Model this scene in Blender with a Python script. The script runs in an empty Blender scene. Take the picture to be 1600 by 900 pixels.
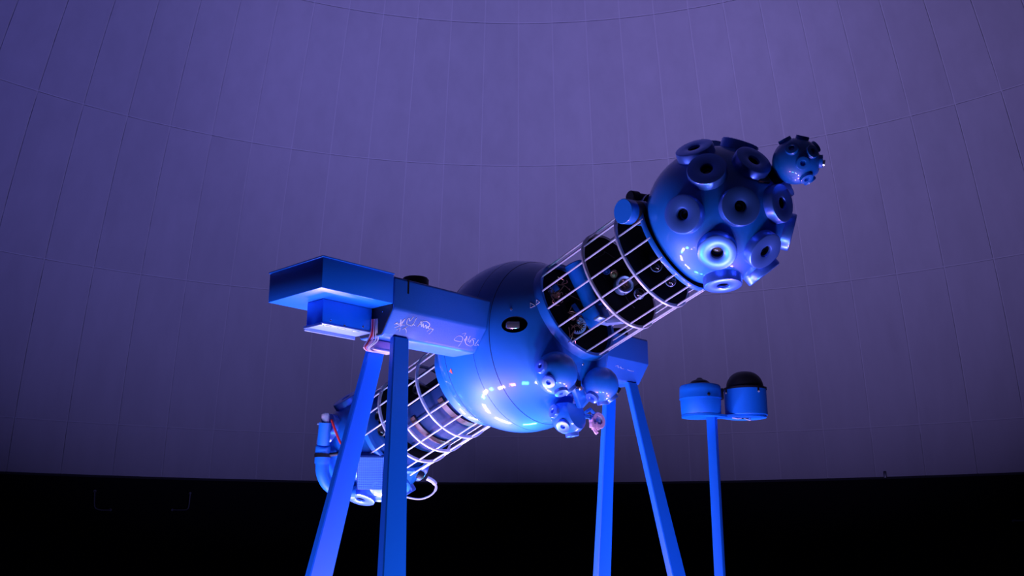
import bpy, bmesh, math, random
from mathutils import Vector, Matrix
random.seed(4)
PI = math.pi
SC = bpy.context.scene
COL = SC.collection

# ------------------------------------------------------------------ camera
PITCH = 0.255
cam_d = bpy.data.cameras.new('camera')
cam = bpy.data.objects.new('camera', cam_d)
COL.objects.link(cam)
cam.location = (0, 0, 1.3)
cam.rotation_euler = (PI / 2 + PITCH, 0, 0)
cam_d.sensor_width = 36.0
cam_d.lens = 36.0 * 1500 / 1600
cam_d.clip_start = 0.05
cam_d.clip_end = 100
SC.camera = cam

# ------------------------------------------------------------------ world, exposure
world = bpy.data.worlds.new('dark_hall')
SC.world = world
world.use_nodes = True
world.node_tree.nodes['Background'].inputs[0].default_value = (0.02, 0.02, 0.05, 1)
world.node_tree.nodes['Background'].inputs[1].default_value = 0.0
SC.view_settings.view_transform = 'Standard'
SC.view_settings.look = 'None'
SC.view_settings.gamma = 1.0
SC.view_settings.exposure = 0.0
SC.view_settings.use_curve_mapping = False

# projector frame: C centre of the middle sphere, N polar axis, U trunnion axis (away), Wv third axis
C = Vector((0.04501, 3.93202, 2.07355))
N = Vector((0.68570654, -0.63731923, 0.35161162)).normalized()
U = Vector((0.68079045, 0.73247823, 0.0)).normalized()
Wv = N.cross(U).normalized()
M = Vector((U.y, -U.x, 0))
Z = Vector((0, 0, 1))


def L(t, a, b):
    return C + N * t + U * a + Wv * b


def S(a, b, h):
    return C + U * a + M * b + Z * h


# ------------------------------------------------------------------ lamps: a ring of coloured floods round the pedestal
GAIN = 1.0
VIO = (0.36, 0.30, 1.0)
RING = [  # angle (deg, clockwise seen from above, 0 = away from the viewer), colour, power, length, radius
    (8, (0.10, 0.70, 1.0), 14, .34, 1.4), (-22, (0.48, 0.34, 1.0), 34, .46, 1.4), (-52, (0.52, 0.31, 1.0), 34, .46, 1.4),
    (-82, (0.08, 0.52, 1.0), 14, .20, 1.4), (-96, (0.62, 0.33, 1.0), 34, .30, 1.4), (-114, (0.08, 0.52, 1.0), 12, .22, 1.3),
    (-134, (0.62, 0.32, 1.0), 16, .30, 1.15), (-158, (0.85, 0.25, 0.75), 9, .26, 1.15), (176, (0.08, 0.62, 1.0), 8, .26, 1.2),
    (150, (0.42, 0.36, 1.0), 12, .36, 1.3), (118, (0.36, 0.30, 1.0), 13, .36, 1.4), (86, (0.70, 0.25, 0.8), 14, .30, 1.4),
    (52, (0.36, 0.30, 1.0), 24, .40, 1.4),
]
for ang, colr, pw, ln, rr in RING:
    ld = bpy.data.lights.new('ring_flood', 'AREA')
    ld.shape = 'RECTANGLE'
    ld.size = ln
    ld.size_y = 0.12
    ld.color = colr
    ld.energy = pw * 0.62
    lo = bpy.data.objects.new('ring_flood', ld)
    COL.objects.link(lo)
    a = math.radians(ang)
    lo.location = (C.x + rr * math.sin(a), C.y + rr * math.cos(a), 0.32)
    # tangential long side, beam up and inwards
    beam = Vector((-math.sin(a) * 0.45, -math.cos(a) * 0.45, 1.0)).normalized()
    xdir = Vector((math.cos(a), -math.sin(a), 0))
    ld.spread = math.radians(125)
    lo.matrix_world = Matrix.Translation(lo.location) @ Matrix((xdir, (-beam).cross(xdir), -beam)).transposed().to_4x4()

# dome washes on the floor: two behind the pedestal thrown at the far side of the dome, one blue one at the left wall
for (loc, aim, colr, pw, size, spread) in [((-0.9, 5.7, 0.3), (-2.0, 9.2, 5.6), (0.28, 0.25, 0.95), 180, 0.5, 95),
                                           ((1.1, 5.7, 0.3), (2.4, 9.2, 6.0), (0.35, 0.29, 0.97), 205, 0.5, 95),
                                           ((-6.4, 2.6, 0.4), (-6.6, 4.0, 4.5), (0.05, 0.08, 1.0), 160, 0.5, 120)]:
    ld = bpy.data.lights.new('dome_wash', 'AREA')
    ld.shape = 'DISK'
    ld.size = size
    ld.spread = math.radians(spread)
    ld.color = colr
    ld.energy = pw * GAIN
    lo = bpy.data.objects.new('dome_wash', ld)
    COL.objects.link(lo)
    lo.location = loc
    lo.rotation_euler = (Vector(aim) - Vector(loc)).to_track_quat('-Z', 'Y').to_euler()


# ------------------------------------------------------------------ materials
def mat(name, col, rough=0.5, metal=0.0, coat=0.0, coat_rough=0.08, spec=0.5, bump=0.0, bump_scale=200.0,
        mottled=0.0, mscale=6.0):
    m = bpy.data.materials.new(name)
    m.use_nodes = True
    nt = m.node_tree
    b = nt.nodes['Principled BSDF']
    b.inputs['Base Color'].default_value = (*col, 1)
    b.inputs['Roughness'].default_value = rough
    b.inputs['Metallic'].default_value = metal
    b.inputs['Specular IOR Level'].default_value = spec
    b.inputs['Coat Weight'].default_value = coat
    b.inputs['Coat Roughness'].default_value = coat_rough
    tc = nt.nodes.new('ShaderNodeTexCoord')
    if mottled > 0:
        nz = nt.nodes.new('ShaderNodeTexNoise')
        nz.inputs['Scale'].default_value = mscale
        nz.inputs['Detail'].default_value = 5
        nt.links.new(tc.outputs['Object'], nz.inputs['Vector'])
        mr = nt.nodes.new('ShaderNodeMapRange')
        mr.inputs[3].default_value = 1 - mottled
        mr.inputs[4].default_value = 1 + mottled
        nt.links.new(nz.outputs['Fac'], mr.inputs[0])
        mx = nt.nodes.new('ShaderNodeMix')
        mx.data_type = 'RGBA'
        mx.blend_type = 'MULTIPLY'
        mx.inputs['Factor'].default_value = 1
        mx.inputs['A'].default_value = (*col, 1)
        cb = nt.nodes.new('ShaderNodeCombineColor')
        for i in range(3):
            nt.links.new(mr.outputs[0], cb.inputs[i])
        nt.links.new(cb.outputs[0], mx.inputs['B'])
        nt.links.new(mx.outputs['Result'], b.inputs['Base Color'])
    if bump > 0:
        nb = nt.nodes.new('ShaderNodeTexNoise')
        nb.inputs['Scale'].default_value = bump_scale
        nb.inputs['Detail'].default_value = 2
        nt.links.new(tc.outputs['Object'], nb.inputs['Vector'])
        bp = nt.nodes.new('ShaderNodeBump')
        bp.inputs['Strength'].default_value = bump
        bp.inputs['Distance'].default_value = 0.002
        nt.links.new(nb.outputs['Fac'], bp.inputs['Height'])
        nt.links.new(bp.outputs[0], b.inputs['Normal'])
    return m


MT = {}
MT['paint'] = mat('blue_enamel', (0.004, 0.20, 0.70), 0.46, coat=0.7, coat_rough=0.07, spec=0.9, mottled=0.05)
MT['hammer'] = mat('blue_hammer_enamel', (0.02, 0.17, 0.64), 0.42, spec=0.7, coat=0.2, coat_rough=0.2, bump=0.25, bump_scale=260, mottled=0.05)
MT['lens_paint'] = mat('satin_blue_lens_enamel', (0.14, 0.32, 0.92), 0.34, metal=0.6, coat=0.5, coat_rough=0.2)
MT['white_lens'] = mat('white_lens_ring', (0.7, 0.75, 0.8), 0.4, coat=0.3)
MT['leg'] = mat('bright_blue_paint', (0.003, 0.20, 0.80), 0.36, spec=0.8, coat=0.2, coat_rough=0.2, bump=0.08, bump_scale=400)
MT['post'] = mat('deep_blue_paint', (0.003, 0.21, 0.78), 0.45)
MT['glass'] = mat('dark_lens_glass', (0.01, 0.01, 0.012), 0.05, coat=1.0, coat_rough=0.02)
MT['amber'] = mat('amber_glint_and_bulb_glass', (0.35, 0.20, 0.15), 0.1, coat=1.0, coat_rough=0.03)
MT['rod'] = mat('pale_rod_metal', (0.72, 0.72, 0.76), 0.35, metal=0.25)
MT['chrome'] = mat('bright_metal', (0.8, 0.8, 0.82), 0.18, metal=0.9)
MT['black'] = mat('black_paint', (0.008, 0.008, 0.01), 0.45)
MT['blackmatt'] = mat('black_matt', (0.006, 0.006, 0.007), 0.8, spec=0.2)
MT['inner_blue'] = mat('inner_blue_drum', (0.003, 0.04, 0.20), 0.6, spec=0.25)
MT['brown'] = mat('brown_band', (0.10, 0.05, 0.04), 0.45, metal=0.2)
MT['white'] = mat('white_ink', (0.97, 0.96, 0.94), 0.7)
MT['orange'] = mat('orange_mark', (0.8, 0.16, 0.08), 0.6)
MT['red'] = mat('red_wire', (0.7, 0.03, 0.03), 0.4)
MT['pink'] = mat('pale_pink_plastic', (0.85, 0.46, 0.55), 0.4)
MT['whitewire'] = mat('white_wire', (0.75, 0.72, 0.72), 0.4)
MT['copper'] = mat('copper_parts', (0.6, 0.3, 0.2), 0.3, metal=0.8)
MT['silverblue'] = mat('pale_blue_metal', (0.35, 0.5, 0.8), 0.35, metal=0.3)
MT['wall'] = mat('black_wall_paint', (0.0022, 0.0022, 0.0026), 0.9, spec=0.1, mottled=0.3, mscale=1.5)
MT['floor'] = mat('dark_carpet', (0.006, 0.006, 0.008), 0.95, spec=0.1, mottled=0.3, mscale=30, bump=0.3, bump_scale=500)
MT['rail'] = mat('dull_grey_rail', (0.02, 0.02, 0.022), 0.5, metal=0.2)
MT['seam'] = mat('dark_seam', (0.01, 0.02, 0.06), 0.6)


def dome_mat(name, base, streak, rnd):
    m = bpy.data.materials.new(name)
    m.use_nodes = True
    nt = m.node_tree
    b = nt.nodes['Principled BSDF']
    b.inputs['Roughness'].default_value = 0.85
    b.inputs['Specular IOR Level'].default_value = 0.15
    tc = nt.nodes.new('ShaderNodeTexCoord')
    oi = nt.nodes.new('ShaderNodeObjectInfo')
    mp = nt.nodes.new('ShaderNodeMapping')
    mp.inputs['Scale'].default_value = (5.0, 5.0, 0.45)
    nt.links.new(tc.outputs['Object'], mp.inputs['Vector'])
    nz = nt.nodes.new('ShaderNodeTexNoise')
    nz.noise_dimensions = '4D'
    nz.inputs['Scale'].default_value = 1.0
    nz.inputs['Detail'].default_value = 5
    nz.inputs['Roughness'].default_value = 0.65
    nt.links.new(mp.outputs[0], nz.inputs['Vector'])
    mu = nt.nodes.new('ShaderNodeMath')
    mu.operation = 'MULTIPLY'
    mu.inputs[1].default_value = 60
    nt.links.new(oi.outputs['Random'], mu.inputs[0])
    nt.links.new(mu.outputs[0], nz.inputs['W'])
    mr = nt.nodes.new('ShaderNodeMapRange')
    mr.inputs[1].default_value = 0.3
    mr.inputs[2].default_value = 0.7
    mr.inputs[3].default_value = 1 - streak
    mr.inputs[4].default_value = 1 + streak
    nt.links.new(nz.outputs['Fac'], mr.inputs[0])
    r2 = nt.nodes.new('ShaderNodeMapRange')
    r2.inputs[3].default_value = 1 - rnd
    r2.inputs[4].default_value = 1 + rnd
    nt.links.new(oi.outputs['Random'], r2.inputs[0])
    pr = nt.nodes.new('ShaderNodeMath')
    pr.operation = 'MULTIPLY'
    nt.links.new(mr.outputs[0], pr.inputs[0])
    nt.links.new(r2.outputs[0], pr.inputs[1])
    vs = nt.nodes.new('ShaderNodeVectorMath')
    vs.operation = 'SCALE'
    vs.inputs[0].default_value = base
    nt.links.new(pr.outputs[0], vs.inputs['Scale'])
    nt.links.new(vs.outputs[0], b.inputs['Base Color'])
    return m


MT['dome'] = dome_mat('perforated_dome_sheet', (0.17, 0.165, 0.165), 0.06, 0.02)
MT['dome_back'] = dome_mat('dome_backing', (0.205, 0.20, 0.20), 0.03, 0.0)

# ------------------------------------------------------------------ object helpers
WORLD = {}


def link(o, parent, mw):
    COL.objects.link(o)
    WORLD[o.name] = mw
    if parent is not None:
        o.parent = parent
        o.matrix_basis = WORLD[parent.name].inverted() @ mw
    else:
        o.matrix_basis = mw
    return o


def finish_mesh(bm, name, smooth=35, recalc=True):
    if recalc:
        bmesh.ops.recalc_face_normals(bm, faces=bm.faces)
    me = bpy.data.meshes.new(name)
    bm.to_mesh(me)
    bm.free()
    if smooth:
        for p in me.polygons:
            p.use_smooth = True
        me.set_sharp_from_angle(angle=math.radians(smooth))
    return me


def obj(name, bm, mats, parent=None, mw=None, smooth=35, recalc=True):
    """bm in world coordinates when mw is None, else local to mw"""
    if not isinstance(mats, (list, tuple)):
        mats = [mats]
    if mw is None:
        vs = [v.co for v in bm.verts]
        lo = Vector((min(v.x for v in vs), min(v.y for v in vs), min(v.z for v in vs)))
        hi = Vector((max(v.x for v in vs), max(v.y for v in vs), max(v.z for v in vs)))
        c = (lo + hi) / 2
        bmesh.ops.translate(bm, verts=bm.verts, vec=-c)
        mw = Matrix.Translation(c)
    me = finish_mesh(bm, name, smooth, recalc)
    for k in mats:
        me.materials.append(MT[k])
    o = bpy.data.objects.new(name, me)
    return link(o, parent, mw)


def put(name, me, parent, mw):
    return link(bpy.data.objects.new(name, me), parent, mw)


def thing(name, label, cat, loc, group=None):
    o = bpy.data.objects.new(name, None)
    o.empty_display_size = 0.1
    link(o, None, Matrix.Translation(loc))
    o['label'] = label
    o['category'] = cat
    if group:
        o['group'] = group
    return o


def lab(o, s):
    o['label'] = s
    return o


def frame(origin, zdir, xhint=None):
    zd = Vector(zdir).normalized()
    xh = Vector(xhint) if xhint is not None else (Vector((0, 0, 1)) if abs(zd.z) < 0.9 else Vector((1, 0, 0)))
    xd = (xh - zd * xh.dot(zd)).normalized()
    yd = zd.cross(xd)
    return Matrix.Translation(origin) @ Matrix((xd, yd, zd)).transposed().to_4x4()


ID = Matrix.Identity(4)
AX = frame(C, N, U)          # local z along the polar axis


def lathe(bm, prof, mw=ID, seg=32, mi=None, close=False, arc=2 * PI, start=0.0):
    """revolve (r, z) profile about local z of mw.  mi = material index per profile edge"""
    full = abs(arc - 2 * PI) < 1e-6
    cnt = seg if full else seg + 1
    rings = []
    for (r, z) in prof:
        if r < 1e-7 and full:
            v = bm.verts.new(mw @ Vector((0, 0, z)))
            rings.append([v] * cnt)
        else:
            rings.append([bm.verts.new(mw @ Vector((r * math.cos(start + arc * i / seg), r * math.sin(start + arc * i / seg), z)))
                          for i in range(cnt)])
    n = len(prof)
    pairs = [(i, i + 1) for i in range(n - 1)] + ([(n - 1, 0)] if close else [])
    for k, (p, q) in enumerate(pairs):
        for i in range(seg):
            j = (i + 1) % cnt
            vs = []
            for v in (rings[p][i], rings[p][j], rings[q][j], rings[q][i]):
                if v not in vs:
                    vs.append(v)
            if len(vs) >= 3:
                try:
                    f = bm.faces.new(vs)
                    if mi:
                        f.material_index = mi[k]
                except ValueError:
                    pass
    return bm


def box(bm, mw, dx, dy, dz, bev=0.0, seg=2):
    """box centred at mw"""
    r = bmesh.ops.create_cube(bm, size=1.0)
    vs = r['verts']
    for v in vs:
        v.co = Vector((v.co.x * dx, v.co.y * dy, v.co.z * dz))
    if bev > 0:
        es = list({e for v in vs for e in v.link_edges})
        rb = bmesh.ops.bevel(bm, geom=es, offset=bev, segments=seg, affect='EDGES', profile=0.5)
        vs = list({v for f in rb['faces'] for v in f.verts} | {v for v in vs if v.is_valid})
    for v in vs:
        v.co = mw @ v.co
    return bm


UMZ = Matrix((U, M, Z)).transposed().to_4x4()


def boxs(bm, u0, u1, m0, m1, z0, z1, bev=0.004):
    """box in stand coordinates (u, m, z) about C"""
    mw = Matrix.Translation(S((u0 + u1) / 2, (m0 + m1) / 2, (z0 + z1) / 2)) @ UMZ
    return box(bm, mw, u1 - u0, m1 - m0, z1 - z0, bev)


def tube(bm, pts, r, seg=8, cap=True, smooth_n=0):
    pts = [Vector(p) for p in pts]
    if smooth_n:
        out = []
        P = [pts[0]] + pts + [pts[-1]]
        for i in range(1, len(P) - 2):
            for k in range(smooth_n):
                t = k / smooth_n
                a, b, c, d = P[i - 1], P[i], P[i + 1], P[i + 2]
                out.append(0.5 * ((2 * b) + (c - a) * t + (2 * a - 5 * b + 4 * c - d) * t * t + (3 * b - a - 3 * c + d) * t ** 3))
        out.append(pts[-1])
        pts = out
    rs = r if isinstance(r, (list, tuple)) else [r] * len(pts)
    if len(rs) != len(pts):
        rs = [rs[min(len(rs) - 1, int(i * (len(rs) - 1) / (len(pts) - 1) + 0.5))] for i in range(len(pts))]
    rings = []
    up = None
    for i, p in enumerate(pts):
        d = (pts[min(i + 1, len(pts) - 1)] - pts[max(i - 1, 0)]).normalized()
        if up is None:
            up = Vector((0, 0, 1)) if abs(d.z) < 0.9 else Vector((1, 0, 0))
        x = (up - d * up.dot(d)).normalized()
        up = x
        y = d.cross(x)
        rings.append([bm.verts.new(p + (x * math.cos(2 * PI * k / seg) + y * math.sin(2 * PI * k / seg)) * rs[i]) for k in range(seg)])
    for i in range(len(rings) - 1):
        for k in range(seg):
            bm.faces.new((rings[i][k], rings[i][(k + 1) % seg], rings[i + 1][(k + 1) % seg], rings[i + 1][k]))
    if cap:
        bm.faces.new(rings[0][::-1])
        bm.faces.new(rings[-1])
    return bm


def ball_profile(r, n=24, a0=-PI / 2, a1=PI / 2):
    return [(max(0.0, r * math.cos(a0 + (a1 - a0) * i / n)), r * math.sin(a0 + (a1 - a0) * i / n)) for i in range(n + 1)]


def B():
    return bmesh.new()


# ================================================================== SETTING
DC = Vector((0.074, 3.95, 1.527))
DR = 7.9
ELEV = [3.05, 7.05, 19.05, 31.05, 43.05, 55.05]


def sph(r, az, el):
    a, e = math.radians(az), math.radians(el)
    return Vector((r * math.cos(e) * math.sin(a), r * math.cos(e) * math.cos(a), r * math.sin(e)))


# whole dome (backing sheet)
bm = B()
rows = [3.0 + i * (87.0 / 30) for i in range(31)]
prev = None
for el in rows:
    if el > 89.9:
        ring = [bm.verts.new(sph(DR + 0.012, 0, 90))] * 96
    else:
        ring = [bm.verts.new(sph(DR + 0.012, k * 3.75, el)) for k in range(96)]
    if prev:
        for k in range(96):
            vs = []
            for v in (prev[k], ring[k], ring[(k + 1) % 96], prev[(k + 1) % 96]):
                if v not in vs:
                    vs.append(v)
            bm.faces.new(vs)
    prev = ring
ceiling = obj('ceiling', bm, 'dome_back', None, Matrix.Translation(DC), smooth=60, recalc=False)
ceiling['kind'] = 'structure'
for p in ceiling.data.polygons:
    p.use_smooth = True

# dome panels: curved sheets, joints open to the backing
GAPW = 0.0065      # half joint width in metres


def panel_mesh(e0, e1, nrow):
    me = bpy.data.meshes.new('dome_panel')
    verts, faces, norms = [], [], []
    ncol = 2
    ge = math.degrees(GAPW / DR)
    idx = {}
    for i in range(nrow + 1):
        el = (e0 + ge) + (e1 - e0 - 2 * ge) * i / nrow
        ga = math.degrees(GAPW / (DR * math.cos(math.radians(el))))
        for j in range(ncol + 1):
            az = (-1.875 + ga) + (3.75 - 2 * ga) * j / ncol
            idx[i, j] = len(verts)
            p = sph(DR, az, el)
            verts.append(p)
            norms.append(-p.normalized())
    for i in range(nrow):
        for j in range(ncol):
            faces.append((idx[i, j], idx[i, j + 1], idx[i + 1, j + 1], idx[i + 1, j]))
    nf = len(faces)
    edge = [(i, 0) for i in range(nrow + 1)] + [(nrow, j) for j in range(1, ncol + 1)] + \
           [(i, ncol) for i in range(nrow - 1, -1, -1)] + [(0, j) for j in range(ncol - 1, 0, -1)]
    base = len(verts)
    for (i, j) in edge:
        p = verts[idx[i, j]]
        verts.append(p * ((DR + 0.012) / DR))
        norms.append(-p.normalized())
    for k in range(len(edge)):
        k2 = (k + 1) % len(edge)
        faces.append((idx[edge[k]], idx[edge[k2]], base + k2, base + k))
    me.from_pydata([tuple(v) for v in verts], [], faces)
    for i, p in enumerate(me.polygons):
        p.use_smooth = True
    me.update()
    me.normals_split_custom_set_from_vertices([tuple(n_) for n_ in norms])
    me.materials.append(MT['dome'])
    return me


for r in range(5):
    me = panel_mesh(ELEV[r], ELEV[r + 1], 1 if r == 0 else 4)
    lim = 26
    for k in range(-lim, lim + 1):
        put('dome_panel', me, ceiling, Matrix.Translation(DC) @ Matrix.Rotation(-math.radians(k * 3.75 + 1.875), 4, 'Z'))

# rolled lip of the dome edge and a little tab on it
bm = B()
rr0 = DR * math.cos(math.radians(3.0))
zz0 = DR * math.sin(math.radians(3.0))
lathe(bm, [(rr0 - 0.005, zz0 + 0.012), (rr0 - 0.005, zz0 - 0.01), (rr0 + 0.10, zz0 - 0.01), (rr0 + 0.10, zz0 + 0.012)], Matrix.Translation(DC), 192)
obj('edge_trim', bm, 'blackmatt', ceiling)
bm = B()
tb = DC + Vector((4.02, 6.765, zz0 + 0.035)) * 1.0
box(bm, frame(tb, Z, (math.cos(0.53), -math.sin(0.53), 0)), 0.03, 0.02, 0.07, 0.004)
obj('edge_tab', bm, 'black', ceiling)

# wall behind the dome edge, and floor
bm = B()
lathe(bm, [(8.3, 0.0), (8.3, 2.6), (8.2, 2.6)], Matrix.Translation((DC.x, DC.y, 0)), 128)
wl = obj('wall_round', bm, 'wall', None)
wl['kind'] = 'structure'
bm = B()
lathe(bm, [(0, 0.0), (8.3, 0.0), (8.3, -0.1), (0, -0.1)], Matrix.Translation((DC.x, DC.y, 0)), 96)
fl = obj('floor', bm, 'floor', None)
fl['kind'] = 'structure'
# dark wall panels with recessed joints (barely readable in the gloom)


def wallpt(deg, zz, r=8.24):
    a = math.radians(deg)
    return Vector((DC.x + r * math.sin(a), DC.y + r * math.cos(a), zz))


def wall_rail(label, pts, rad):
    t = thing('wall_rail', label, 'rail', pts[0])
    bm = B()
    tube(bm, pts, rad, 8, smooth_n=4)
    obj('bar', bm, 'rail', t)
    for p in (pts[0], pts[-1]):
        d = Vector((p.x - DC.x, p.y - DC.y, 0)).normalized()
        bm = B()
        tube(bm, [p - d * 0.0, p + d * 0.062], rad * 1.5, 8)
        obj('bracket', bm, 'rail', t)
    return t


wall_rail('left one of two dull bent bars on the black wall at lower left',
          [wallpt(-34.35, 1.80), wallpt(-34.3, 1.68), wallpt(-34.2, 1.625), wallpt(-33.8, 1.602), wallpt(-33.1, 1.602)], 0.011)
wall_rail('right one of two dull bent bars on the black wall at lower left',
          [wallpt(-27.25, 1.80), wallpt(-27.27, 1.68), wallpt(-27.35, 1.625), wallpt(-27.7, 1.612), wallpt(-28.5, 1.612)], 0.010)
wall_rail('short straight dull bar on the black wall at the far right edge',
          [wallpt(39.0, 1.475), wallpt(39.6, 1.475), wallpt(40.2, 1.475)], 0.012)

# ================================================================== PROJECTOR (turns as one)
proj = thing('planetarium_projector', 'big dumbbell-shaped blue projector with star ball, rod cages and middle sphere, slung between stands',
             'projector', C)
SR = 0.356

# middle sphere with a port cut into it
hole_d = (N * 0.58 + U * -0.796 + Wv * -0.17).normalized()
bm = B()
CA = math.asin(0.288 / SR)
lathe(bm, [(0, -0.288)] + ball_profile(SR, 48, -CA, CA) + [(0, 0.288)], AX, 96)
bmesh.ops.recalc_face_normals(bm, faces=bm.faces)
tmp = bpy.data.meshes.new('tmp')
bm.to_mesh(tmp)
bm.free()
so = bpy.data.objects.new('tmp_ball', tmp)
COL.objects.link(so)
port_axis = (hole_d * 0.75 + M * 0.2 - U * 0.3).normalized()
bm = B()
cm = frame(C + hole_d * SR, hole_d, U)
lathe(bm, [(0, -0.07), (0.038, -0.07), (0.038, 0.05), (0, 0.05)], cm @ Matrix.Diagonal((1.32, 0.86, 1, 1)), 32)
bmesh.ops.recalc_face_normals(bm, faces=bm.faces)
tmp2 = bpy.data.meshes.new('tmp2')
bm.to_mesh(tmp2)
bm.free()
co = bpy.data.objects.new('tmp_cut', tmp2)
COL.objects.link(co)
md = so.modifiers.new('b', 'BOOLEAN')
md.operation = 'DIFFERENCE'
md.object = co
md.solver = 'EXACT'
dg = bpy.context.evaluated_depsgraph_get()
me = bpy.data.meshes.new_from_object(so.evaluated_get(dg))
bm = B()
bm.from_mesh(me)
bpy.data.objects.remove(so)
bpy.data.objects.remove(co)
for f in bm.faces:      # pocket walls are dark
    cc = f.calc_center_median()
    if (cc - C).length < SR - 0.006 and (cc - C - hole_d * SR).length < 0.12:
        f.material_index = 1
sphere = obj('middle_sphere', bm, ['paint', 'blackmatt'], proj, recalc=False, smooth=30)
# lens barrel in the port
bm = B()
pm = frame(C + hole_d * (SR - 0.028), (U * -0.55 + hole_d * 0.25).normalized(), Z)
pm = frame(C + hole_d * (SR - 0.028) - U * 0.004, (M * 0.75 + U * 0.66), Z)
lathe(bm, [(0, -0.032), (0.018, -0.032), (0.022, -0.026), (0.022, 0.014), (0.020, 0.020), (0.016, 0.020), (0, 0.012)], pm, 28, mi=[0, 0, 0, 0, 1, 1])
obj('port_lens', bm, ['chrome', 'glass'], sphere)


def ring_seam(off, tub, name='seam', keep=None):
    """thin joint line where a plane m = off cuts the sphere"""
    rr = math.sqrt(SR * SR - off * off)
    bm = B()
    fm = frame(C + M * off, M, U)
    prof = [(rr + tub * math.cos(2 * PI * k / 6), tub * math.sin(2 * PI * k / 6)) for k in range(6)]
    lathe(bm, prof, fm, 120, close=True)
    return obj(name, bm, 'seam', sphere)


ring_seam(0.127, 0.0011)
ring_seam(0.052, 0.0006)
ring_seam(-0.127, 0.0011)


def sphere_pt(v, r=SR):
    d = (N * v[0] + U * v[1] + Wv * v[2]).normalized()
    return C + d * r, d


# printed marks: two outlined triangles, one filled orange triangle, screws
for v, s, rot in (((0.765, -0.644, -0.010), 0.0125, 0.5), ((0.835, -0.5655, 0.007), 0.0115, 2.5)):
    p, d = sphere_pt(v, SR + 0.0006 if v[0] < 0.8 else 0.372)
    if v[0] > 0.8:
        t_ = 0.292
        rad = Vector((0, U.dot(d), Wv.dot(d)))
        d = (U * rad.y + Wv * rad.z).normalized()
        p = C + N * t_ + d * 0.2155
    fm = frame(p, d, Z)
    pts = [fm @ Vector((s * math.cos(rot + 2 * PI * k / 3), s * math.sin(rot + 2 * PI * k / 3), 0)) for k in range(3)]
    bm = B()
    for k in range(3):
        tube(bm, [pts[k], pts[(k + 1) % 3]], 0.0009, 5)
    lab(obj('triangle_mark', bm, 'white', sphere), 'small white outlined triangle mark')
p, d = sphere_pt((-0.386, -0.887, -0.253), SR + 0.0008)
fm = frame(p, d, Z)
bm = B()
vs = [bm.verts.new(fm @ Vector((0.014 * math.cos(-0.6 + 2 * PI * k / 3), 0.014 * math.sin(-0.6 + 2 * PI * k / 3), h))) for h in (0, 0.001) for k in range(3)]
bm.faces.new(vs[3:])
bm.faces.new(vs[:3][::-1])
for k in range(3):
    bm.faces.new((vs[k], vs[(k + 1) % 3], vs[3 + (k + 1) % 3], vs[3 + k]))
lab(obj('triangle_mark', bm, 'orange', sphere), 'small orange filled triangle mark')
for v in ((0.60, -0.80, 0.005), (0.716, -0.277, -0.641), (0.765, -0.058, -0.642), (0.649, -0.068, -0.758)):
    p, d = sphere_pt(v)
    bm = B()
    lathe(bm, [(0.0048, -0.002), (0.0048, 0.0015), (0.003, 0.003), (0, 0.0034)], frame(p, d), 10)
    obj('screw', bm, 'chrome', sphere)


# ---- collars, rods, rings and plates of the two cages
def collar(sgn):
    bm = B()
    lathe(bm, [(0.228, sgn * 0.262), (0.2155, sgn * 0.276), (0.2135, sgn * 0.316), (0.2110, sgn * 0.320), (0.1975, sgn * 0.320), (0.1955, sgn * 0.316), (0.1955, sgn * 0.262)],
          AX, 96)
    c = obj('cage_collar', bm, 'paint', proj)
    bm = B()
    lathe(bm, [(0, sgn * 0.3005), (0.195, sgn * 0.3005), (0.195, sgn * 0.296), (0, sgn * 0.296)], AX, 48)
    obj('bulkhead', bm, 'blackmatt', c)
    return c


collar(1)
collar(-1)

RODS = 16
ROD0 = math.radians(11)


def rod_mesh(length, r):
    bm = B()
    lathe(bm, [(0, 0), (r, 0), (r, length), (0, length)], ID, 8)
    me = finish_mesh(bm, 'rod')
    me.materials.append(MT['rod'])
    return me


def cage(sgn, ringts, tend, rad, name):
    t = bpy.data.objects.new(name, None)
    t.empty_display_size = 0.1
    link(t, proj, Matrix.Translation(L(sgn * 0.6, 0, 0)))
    rm = rod_mesh(tend - 0.308, 0.0037)
    for k in range(RODS):
        a = ROD0 + 2 * PI * k / RODS
        rp = rad - 0.003
        base = L(sgn * 0.308, rp * math.cos(a), rp * math.sin(a))
        put('rod', rm, t, frame(base, N * sgn, U))
    for q, (tt, pr) in enumerate(ringts):
        bm = B()
        lathe(bm, [(rad + 0.0015, tt - 0.005), (rad + 0.0035, tt - 0.003), (rad + 0.0035, tt + 0.003), (rad + 0.0015, tt + 0.005), (rad - 0.009, tt + 0.005), (rad - 0.009, tt - 0.005)],
              AX, 96, close=True)
        obj('ring', bm, 'rod', t)
        if pr:
            bm = B()
            lathe(bm, [(0.03, tt - 0.003), (rad - 0.0085, tt - 0.003), (rad - 0.0085, tt + 0.003), (0.03, tt + 0.003)], AX, 64, close=True)
            obj('plate', bm, pr, t)
    return t


cage_up = cage(1, [(0.54, 'blackmatt'), (0.707, 'blackmatt')], 0.835, 0.208, 'upper_cage')
cage_dn = cage(-1, [(-0.442, None), (-0.588, None), (-0.703, 'blackmatt')], 0.86, 0.212, 'lower_cage')
# axle
bm = B()
lathe(bm, [(0, 0.30), (0.05, 0.30), (0.05, 0.82), (0, 0.82)], AX, 24)
obj('axle', bm, 'blackmatt', cage_up)

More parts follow.
